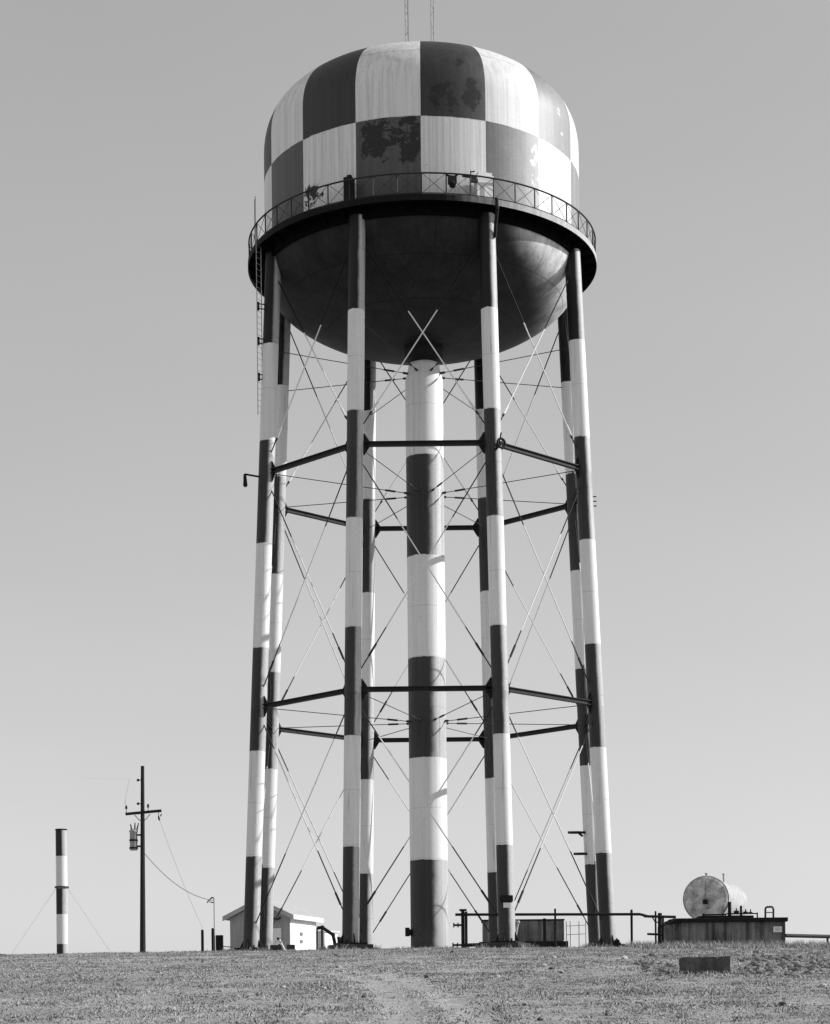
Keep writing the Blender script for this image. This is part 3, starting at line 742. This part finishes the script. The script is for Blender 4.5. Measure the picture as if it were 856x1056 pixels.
# ================================================================== right side
def pipework():
    d = 93.5; y = 943.2
    def P(px, py, dd=0): return W(px, py, d+dd)
    a, b = P(470, y), P(676, 943.5)
    t = thing('overhead_pipe', (P(476,943).x, d, gz(P(476,943).x, d)), 'long dark horizontal pipe on thin posts behind the right legs', 'pipe')
    zc = P(560, y).z
    MB().path([P(469.5, y), P(660, 942.8), P(668, 945), P(697, 945.6)], .068, 10).make('pipe', 'black', t)
    for px, top, r in ((477.2, 939, .085), (480.6, 940, .07), (530.5, 948, .07), (561.5, 947, .075), (572.5, 937, .05), (651.3, 938, .06)):
        p = P(px, top); MB().tube((p.x, d+.02, gz(p.x, d)-.1), (p.x, d+.02, p.z), r, 8).make('support_post', 'black', t)
    p = P(477.5, 938.5); MB().box(p, (.36, .3, .09)).make('post_cap', 'black', t)
    for py, l in ((954, .42), (974.5, .46)):
        p = P(476.8, py); f = MB().tube(p+Vector((-l,0,0)), p, .05, 8)
        for e in (-l, -l*.5): f.tube(p+Vector((e-.03,0,0)), p+Vector((e+.03,0,0)), .12, 10)
        f.make('flange_stub', 'black', t)
    a, b = P(476, 976), P(520, 973); MB().tube((a.x, d, a.z+.05), (b.x, d+.3, b.z), .09, 8).make('low_pipe', 'black', t)
    # painted drain pipe with elbow at the steel box
    a = P(534.5, 951, -2); b = P(531.5, 966, -2); c = P(530.5, 980, -2)
    tag(MB().path([a, b, Vector((c.x, c.y, gz(c.x, c.y)))], .055, 8).tube(a, a+Vector((-.2, .3, .1)), .05, 8).sphere(a, .09, 8).make('drain_pipe', 'galv'), 'pale bent drain pipe standing in front of the grey steel box', 'pipe')
    # low steel box behind the right front leg
    d2 = 112; x0, x1 = W(498.5, 950, d2).x, W(581, 950, d2).x; zt = W(545, 949.5, d2).z; g = gz(x0, d2); w = x1-x0; cx = (x0+x1)/2
    t = thing('steel_box', (cx, d2+1.2, g), 'low weathered grey steel box behind the right front leg', 'steel box')
    zb = W(545, 971, d2).z
    bx = MB().box((cx, d2+1.2, (zb+zt)/2), (w, 2.4, zt-zb))
    bo = bx.make('box_body', 'box', t)
    rb = MB(); n = 15
    for i in range(n+1): rb.box((x0+w*i/n, d2-.035, (zb+zt)/2), (.07, .066, zt-zb-.1))
    rb.make('box_ribs', 'box', t)
    MB().box((cx, d2+1.2, zt+.045), (w+.14, 2.55, .085)).make('lid', 'slab', t)
    MB().box((cx, d2+1.1, (zb+g)/2-.1), (w+.5, 2.9, zb-g+.195)).make('base_slab', 'slab', t)
    # open wire fence panel right of the box
    d3 = 108; p0, p1 = W(584, 951, d3), W(604, 953, d3); t = thing('wire_fence', (p0.x, d3, gz(p0.x, d3)), 'thin wire fence panel between the grey steel box and right legs', 'fence')
    for px in (584, 588, 597, 604):
        p = W(px, 950, d3); MB().tube((p.x, d3, gz(p.x, d3)), (p.x, d3, p.z), .022, 6).make('fence_post', 'wire', t)
    wr = MB()
    for py in (954, 963): wr.tube(W(584, py+1, d3), W(604, py, d3), .016, 5)
    wr.make('fence_wire', 'wire', t)
    # hydrant
    p = W(636.3, 976, 92); g = gz(p.x, 92); t = thing('hydrant', (p.x, 92, g), 'small dark hydrant right of the rightmost tower leg', 'hydrant')
    zt = W(636.3, 968.5, 92).z
    MB().rev((p.x, 92, g), [(.13,-.1),(.13,.05),(.10,.08),(.10,zt-g-.18),(.14,zt-g-.16),(.13,zt-g-.05),(.05,zt-g),(0,zt-g+.01)], 16).make('barrel', 'black', t)
    for s in (-1, 1): MB().tube((p.x+s*.08, 92, zt-.22), (p.x+s*.19, 92, zt-.22), .055, 8).make('outlet', 'black', t)
    MB().tube((p.x, 92, zt), (p.x, 92, zt+.05), .03, 6).make('top_nut', 'black', t)
    # utility rack
    d4 = 92; p = W(680, 978, d4); g = gz(p.x, d4)
    t = thing('pipe_rack', (p.x, d4, g), 'dark double-post pipe rack with crossarms at the left end of the vault', 'rack')
    for px, top, r in ((680.5, 941.5, .10), (676, 939.5, .045), (683.8, 944, .05)):
        q = W(px, top, d4); MB().tube((q.x, d4, g-.2), (q.x, d4, q.z), r, 8).make('post', 'black', t)
    for (xa, ya), (xb, yb) in (((667.5, 963.2), (684, 963.8)), ((664, 945), (697, 945.8))):
        MB().tube(W(xa, ya, d4-.12), W(xb, yb, d4-.12), .055, 8).make('crossarm', 'black', t)
    MB().path([W(684, 955, d4), W(690, 949, d4), W(697, 948, d4)], .04, 6).make('brace', 'steel', t)
    MB().path([W(672, 945, d4), W(676, 951, d4), W(680, 951, d4)], .03, 6).make('brace', 'steel', t)
pipework()
def vault():
    d = 95; P = lambda px, py, dd=0: W(px, py, d+dd)
    x0, x1 = P(696.5, 960).x, P(809, 960).x; zt = P(752, 951).z; cx, w = (x0+x1)/2, x1-x0; g = gz(cx, d)-.4
    t = thing('concrete_vault', (cx, d+1.6, g), 'long low stained concrete vault with dark roof slab on the right', 'vault')
    MB().box((cx, d+1.6, (g+zt)/2), (w, 3.2, zt-g)).make('walls', 'vault', t)
    xl = P(685.5, 955).x; zl = P(690, 953).z
    MB().box(((xl+x0)/2-.002, d+1.9, (g+zl)/2), (x0-xl-.004, 2.2, zl-g)).make('side_bay', M['vaultlight'], t)
    for px, ww in ((697.6, .2), (729.5, .12), (735.5, .1), (748, .08), (771, .12), (786, .2), (808.2, .15)):
        MB().box((P(px, 960).x, d-.025, (g+zt)/2), (ww, .046, zt-g)).make('wall_rib', M['vaultdark'], t)
    zs = P(752, 946.8).z
    so = MB().box((cx, d+1.55, (zt+zs)/2+.003), (w+.28, 3.6, zs-zt)).make('roof_slab', 'slab', t, bevel=.02)
    a, b = P(722.5, 946), P(778, 946); zk = P(750, 944).z
    MB().box(((a.x+b.x)/2, d+.9, (zs+zk)/2), (b.x-a.x, 1.4, zk-zs)).make('upper_slab', 'slab', t)
    sg = MB().box((P(802, 958.5).x, d-.015, P(802, 958.3).z), (P(806.5,958).x-P(797.5,958).x, .025, P(802,955.7).z-P(802,961.6).z)).make('notice_sign', 'gwhite', t)
    ln = MB()
    for dz, ww in ((.06, .26), (0, .3), (-.06, .2)): ln.box((P(802, 958.5).x, d-.030, P(802, 958.3).z+dz), (ww, .004, .018))
    ln.make('sign_text', M['wire'], sg)
    # pipes, valves and the ladder hoop on the slab
    def top_thing(name, label, cat, px): 
        return thing(name, (P(px, 946).x, d+.6, zs), label, cat)
    v = top_thing('valve_manifold', 'row of dark valves and thin pipe on the vault roof before the storage tank', 'valves', 745)
    MB().tube(P(725.5, 943.5, .6), P(749, 943, .6), .04, 8).make('pipe', 'steel', v)
    MB().tube(P(749, 942.3, .6), P(781, 942, .6), .032, 8).make('pipe', 'steel', v)
    for px, top, r in ((725.5, 942, .06), (752.3, 930, .09), (764.2, 934, .06), (781, 941, .035), (745.5, 942, .04)):
        q = P(px, top, .6); MB().tube((q.x, q.y, zs), q, r, 8).make('riser', 'black', v)
    for px, py, r in ((759.5, 940.5, .1), (769, 941.3, .1), (774, 941.5, .08)):
        q = P(px, py, .6); MB().sphere(q, r, 10, (1.5, 1, .8)).tube(q, q+Vector((0,0,.18)), .03, 6).make('valve', 'black', v)
    h = top_thing('ladder_hoop', 'dark inverted U handrail standing on the vault roof', 'handrail', 793)
    pts = [P(789.3, 948, .5), P(789.3, 937, .5), P(790.5, 935.3, .5), P(796.3, 935.2, .5), P(797.6, 937, .5), P(797.6, 948, .5)]
    MB().path(pts, .05, 8).make('hoop', 'steel', h)
    MB().tube(P(789.3, 941, .5), P(797.6, 941, .5), .03, 6).make('rung', 'galv', h)
    # pipe leaving to the right
    a, b = W(810, 964.8, 97.5), W(905, 967, 100); t = thing('outlet_pipe', (b.x, b.y, gz(b.x, b.y)), 'straight dark pipe running from the vault to the right edge', 'pipe')
    MB().tube(a, b, .10, 10).make('pipe', 'steel', t)
    for k in (.45, .93):
        q = a.lerp(b, k); MB().tube((q.x, q.y, gz(q.x, q.y)-.1), (q.x, q.y, q.z-.1), .06, 8).make('pipe_support', 'black', t)
M['vaultlight'] = stained_wall('pale_vault_wall', .24); M['vaultdark'] = stained_wall('stained_rib', .10)
vault()
def storage_tank():
    d = 104.0; c = W(727.9, 927, d); r = 23.4*d/F; ax = Vector((sin(radians(19)), cos(radians(19)), 0)); L = 6.2
    g = gz(c.x, d); t = thing('storage_tank', (c.x+ax.x*L/2, c.y+ax.y*L/2, g), 'horizontal cylindrical storage tank with mottled round end behind the vault', 'storage tank')
    def ring(off, rr, n=56):
        u = Vector((ax.y, -ax.x, 0)); return [c+ax*off+rr*(cos(2*pi*k/n)*u+Vector((0,0,1))*sin(2*pi*k/n)) for k in range(n)]
    sh = MB(); n = 56
    def loft(mb, prof):
        vs = []
        for off, rr in prof: vs += ring(off, rr)
        mb.add(vs, [(i*n+k, i*n+(k+1)%n, (i+1)*n+(k+1)%n, (i+1)*n+k) for i in range(len(prof)-1) for k in range(n)], True)
    loft(sh, [(.06, r), (L*.33, r), (L*.66, r), (L, r)]); sh.make('shell', M['tankwhite'], t)
    for s in (0, 1):
        e = MB(); dome = [(.06-.34*sqrt(max(0, 1-(q)**2)) if not s else L+.34*sqrt(max(0, 1-q**2)), r*q) for q in (1, .97, .9, .78, .6, .4, .2, .01)]
        loft(e, dome); e.make('end_cap', 'tankmetal', t)
    b = MB(); loft(b, [(.03, r+.002), (.03, r+.035), (.14, r+.035), (.14, r+.002)]); b.make('rim_band', 'tankmetal', t)
    q = W(727.3, 930, d-.45); MB().box(q, (.26, .05, .26)).make('gauge_plate', 'black', t)
    MB().tube(W(727.3, 908, d-.36), W(727.3, 928, d-.40), .014, 5).make('gauge_wire', 'steel', t)
    for px, py, l in ((728.5, 904, .22), (746.3, 906, .3)):
        q = W(px, py+2, d+.8); MB().tube(q-Vector((0,0,.15)), q+Vector((0,0,l)), .05, 8).tube(q+Vector((0,0,l)), q+Vector((0,0,l+.08)), .08, 8).make('vent_pipe', 'galv', t)
    for k in (.18, .82):
        m = c+ax*L*k; u = Vector((ax.y, -ax.x, 0)); s = MB()
        pts = [m+u*1.0+Vector((0,0,g-m.z-.1)), m-u*1.0+Vector((0,0,g-m.z-.1))]+[m-u*r*cos(a)*1.0-Vector((0,0,r*sin(a)))*1.0 for a in (.7, 1.0, 1.3, pi/2, pi-1.3, pi-1.0, pi-.7)]
        s.prism([p-ax*.15 for p in pts], ax*.3).make('saddle', 'concrete', t)
M['tankwhite'] = plain('white_storage_tank_paint', .40, .35, 2, .55, .3)
storage_tank()
def block():
    d = ground_at(729, 1004).y; a = W(705, 1006, d); b = W(753, 1006, d); zt = W(729, 986.6, d).z; w = b.x-a.x; cx = (a.x+b.x)/2; zb = gz(cx, d)-.35
    h = zt-zb; mb = MB(); nx, ny, nz = 26, 14, 14                     # chipped and slightly sunken
    def skin(u, v, fixed, ax):
        p = [0, 0, 0]; o = [k for k in range(3) if k != ax]; p[o[0]], p[o[1]], p[ax] = u, v, fixed
        q = Vector(((p[0]-.5)*w, (p[1]-.5)*.9, (p[2]-.5)*h))
        e = sorted((min(t, 1-t)*l for t, l in zip(p, (w, .9, h))))[1]
        k = .012*noise.noise(q*6)+.01*noise.noise(q*15)
        k -= max(0, .05-e)*1.1*max(0, .05+noise.noise(q*4.5+Vector((3, 1, 7)))*1.6)
        c0 = Vector((max(-w/2+.12, min(w/2-.12, q.x)), max(-.33, min(.33, q.y)), max(-h/2+.12, min(h/2-.12, q.z))))
        dd = q-c0
        return Vector((cx, d+.45, (zt+zb)/2))+Matrix.Rotation(radians(2), 3, 'Z')@Matrix.Rotation(radians(-.8), 3, 'Y')@(q+(dd.normalized()*k if dd.length > 1e-6 else Vector()))
    dims = (nx, ny, nz)
    for ax in range(3):
        o = [k for k in range(3) if k != ax]; a_, b_ = dims[o[0]], dims[o[1]]
        for f in (0, 1):
            mb.add([skin(i/a_, j/b_, f, ax) for j in range(b_+1) for i in range(a_+1)], [(j*(a_+1)+i, j*(a_+1)+i+1, (j+1)*(a_+1)+i+1, (j+1)*(a_+1)+i) for j in range(b_) for i in range(a_)])
    o = mb.make('concrete_block', M['blockcon'])
    tag(o, 'dark rectangular concrete block sunk in the churned slope before the vault', 'concrete block')
M['blockcon'] = stained_wall('stained_block_concrete', .11)
block()

# ================================================================== light, sky, camera
def sky():
    w = bpy.data.worlds.new('World'); SC.world = w; w.use_nodes = True; t = w.node_tree; t.nodes.clear()
    out = t.nodes.new('ShaderNodeOutputWorld'); bg = t.nodes.new('ShaderNodeBackground'); sk = t.nodes.new('ShaderNodeTexSky')
    sk.sky_type = 'NISHITA'; sk.sun_disc = False; sk.sun_elevation = radians(SUN_EL); sk.sun_rotation = math.atan2(S.x, S.y)
    sk.air_density = 1.0; sk.dust_density = .6; sk.ozone_density = 1.0
    bw = t.nodes.new('ShaderNodeRGBToBW'); gm = t.nodes.new('ShaderNodeMath'); gm.operation = 'POWER'; gm.inputs[1].default_value = .49
    mu = t.nodes.new('ShaderNodeMath'); mu.operation = 'MULTIPLY'; mu.inputs[1].default_value = 3.2
    t.links.new(sk.outputs[0], bw.inputs[0]); t.links.new(bw.outputs[0], gm.inputs[0]); t.links.new(gm.outputs[0], mu.inputs[0])
    tc = t.nodes.new('ShaderNodeTexCoord'); nz = t.nodes.new('ShaderNodeTexNoise'); nz.inputs['Scale'].default_value = 2.2; nz.inputs['Detail'].default_value = 5
    mp = t.nodes.new('ShaderNodeMapping'); mp.inputs['Scale'].default_value = (1, 1, 3.5); mr = t.nodes.new('ShaderNodeMapRange')      # faint high haze
    for i, v in enumerate((.3, .7, .965, 1.035)): mr.inputs[i+1].default_value = v
    hz = t.nodes.new('ShaderNodeMath'); hz.operation = 'MULTIPLY'
    t.links.new(tc.outputs['Generated'], mp.inputs[0]); t.links.new(mp.outputs[0], nz.inputs['Vector']); t.links.new(nz.outputs[0], mr.inputs[0])
    t.links.new(mu.outputs[0], hz.inputs[0]); t.links.new(mr.outputs[0], hz.inputs[1])
    t.links.new(hz.outputs[0], bg.inputs[0]); bg.inputs[1].default_value = .1
    t.links.new(bg.outputs[0], out.inputs[0])
sky()
def sun():
    l = bpy.data.lights.new('sun', 'SUN'); l.energy = 5.0; l.angle = radians(.5); l.color = (1, 1, 1)
    o = bpy.data.objects.new('sun', l); COL.objects.link(o)
    o.rotation_euler = (-S).to_track_quat('-Z', 'Y').to_euler(); o.location = S*200
sun()
def camera():
    c = bpy.data.cameras.new('camera'); o = bpy.data.objects.new('camera', c); COL.objects.link(o); SC.camera = o
    c.sensor_fit = 'VERTICAL'; c.sensor_height = 24; c.lens = 24*F/1056
    c.shift_y = (HY-528)/1056; c.shift_x = -(CX-428)/1056
    c.clip_start = .1; c.clip_end = 20000
    o.matrix_world = Matrix.Translation((0, 0, EYE)) @ Matrix.Rotation(pi/2, 4, 'X') @ Matrix.Rotation(ROLL*1.0, 4, 'Z')
camera()
vs = SC.view_settings; vs.view_transform = 'Standard'; vs.look = 'None'; vs.exposure = 0; vs.gamma = 1
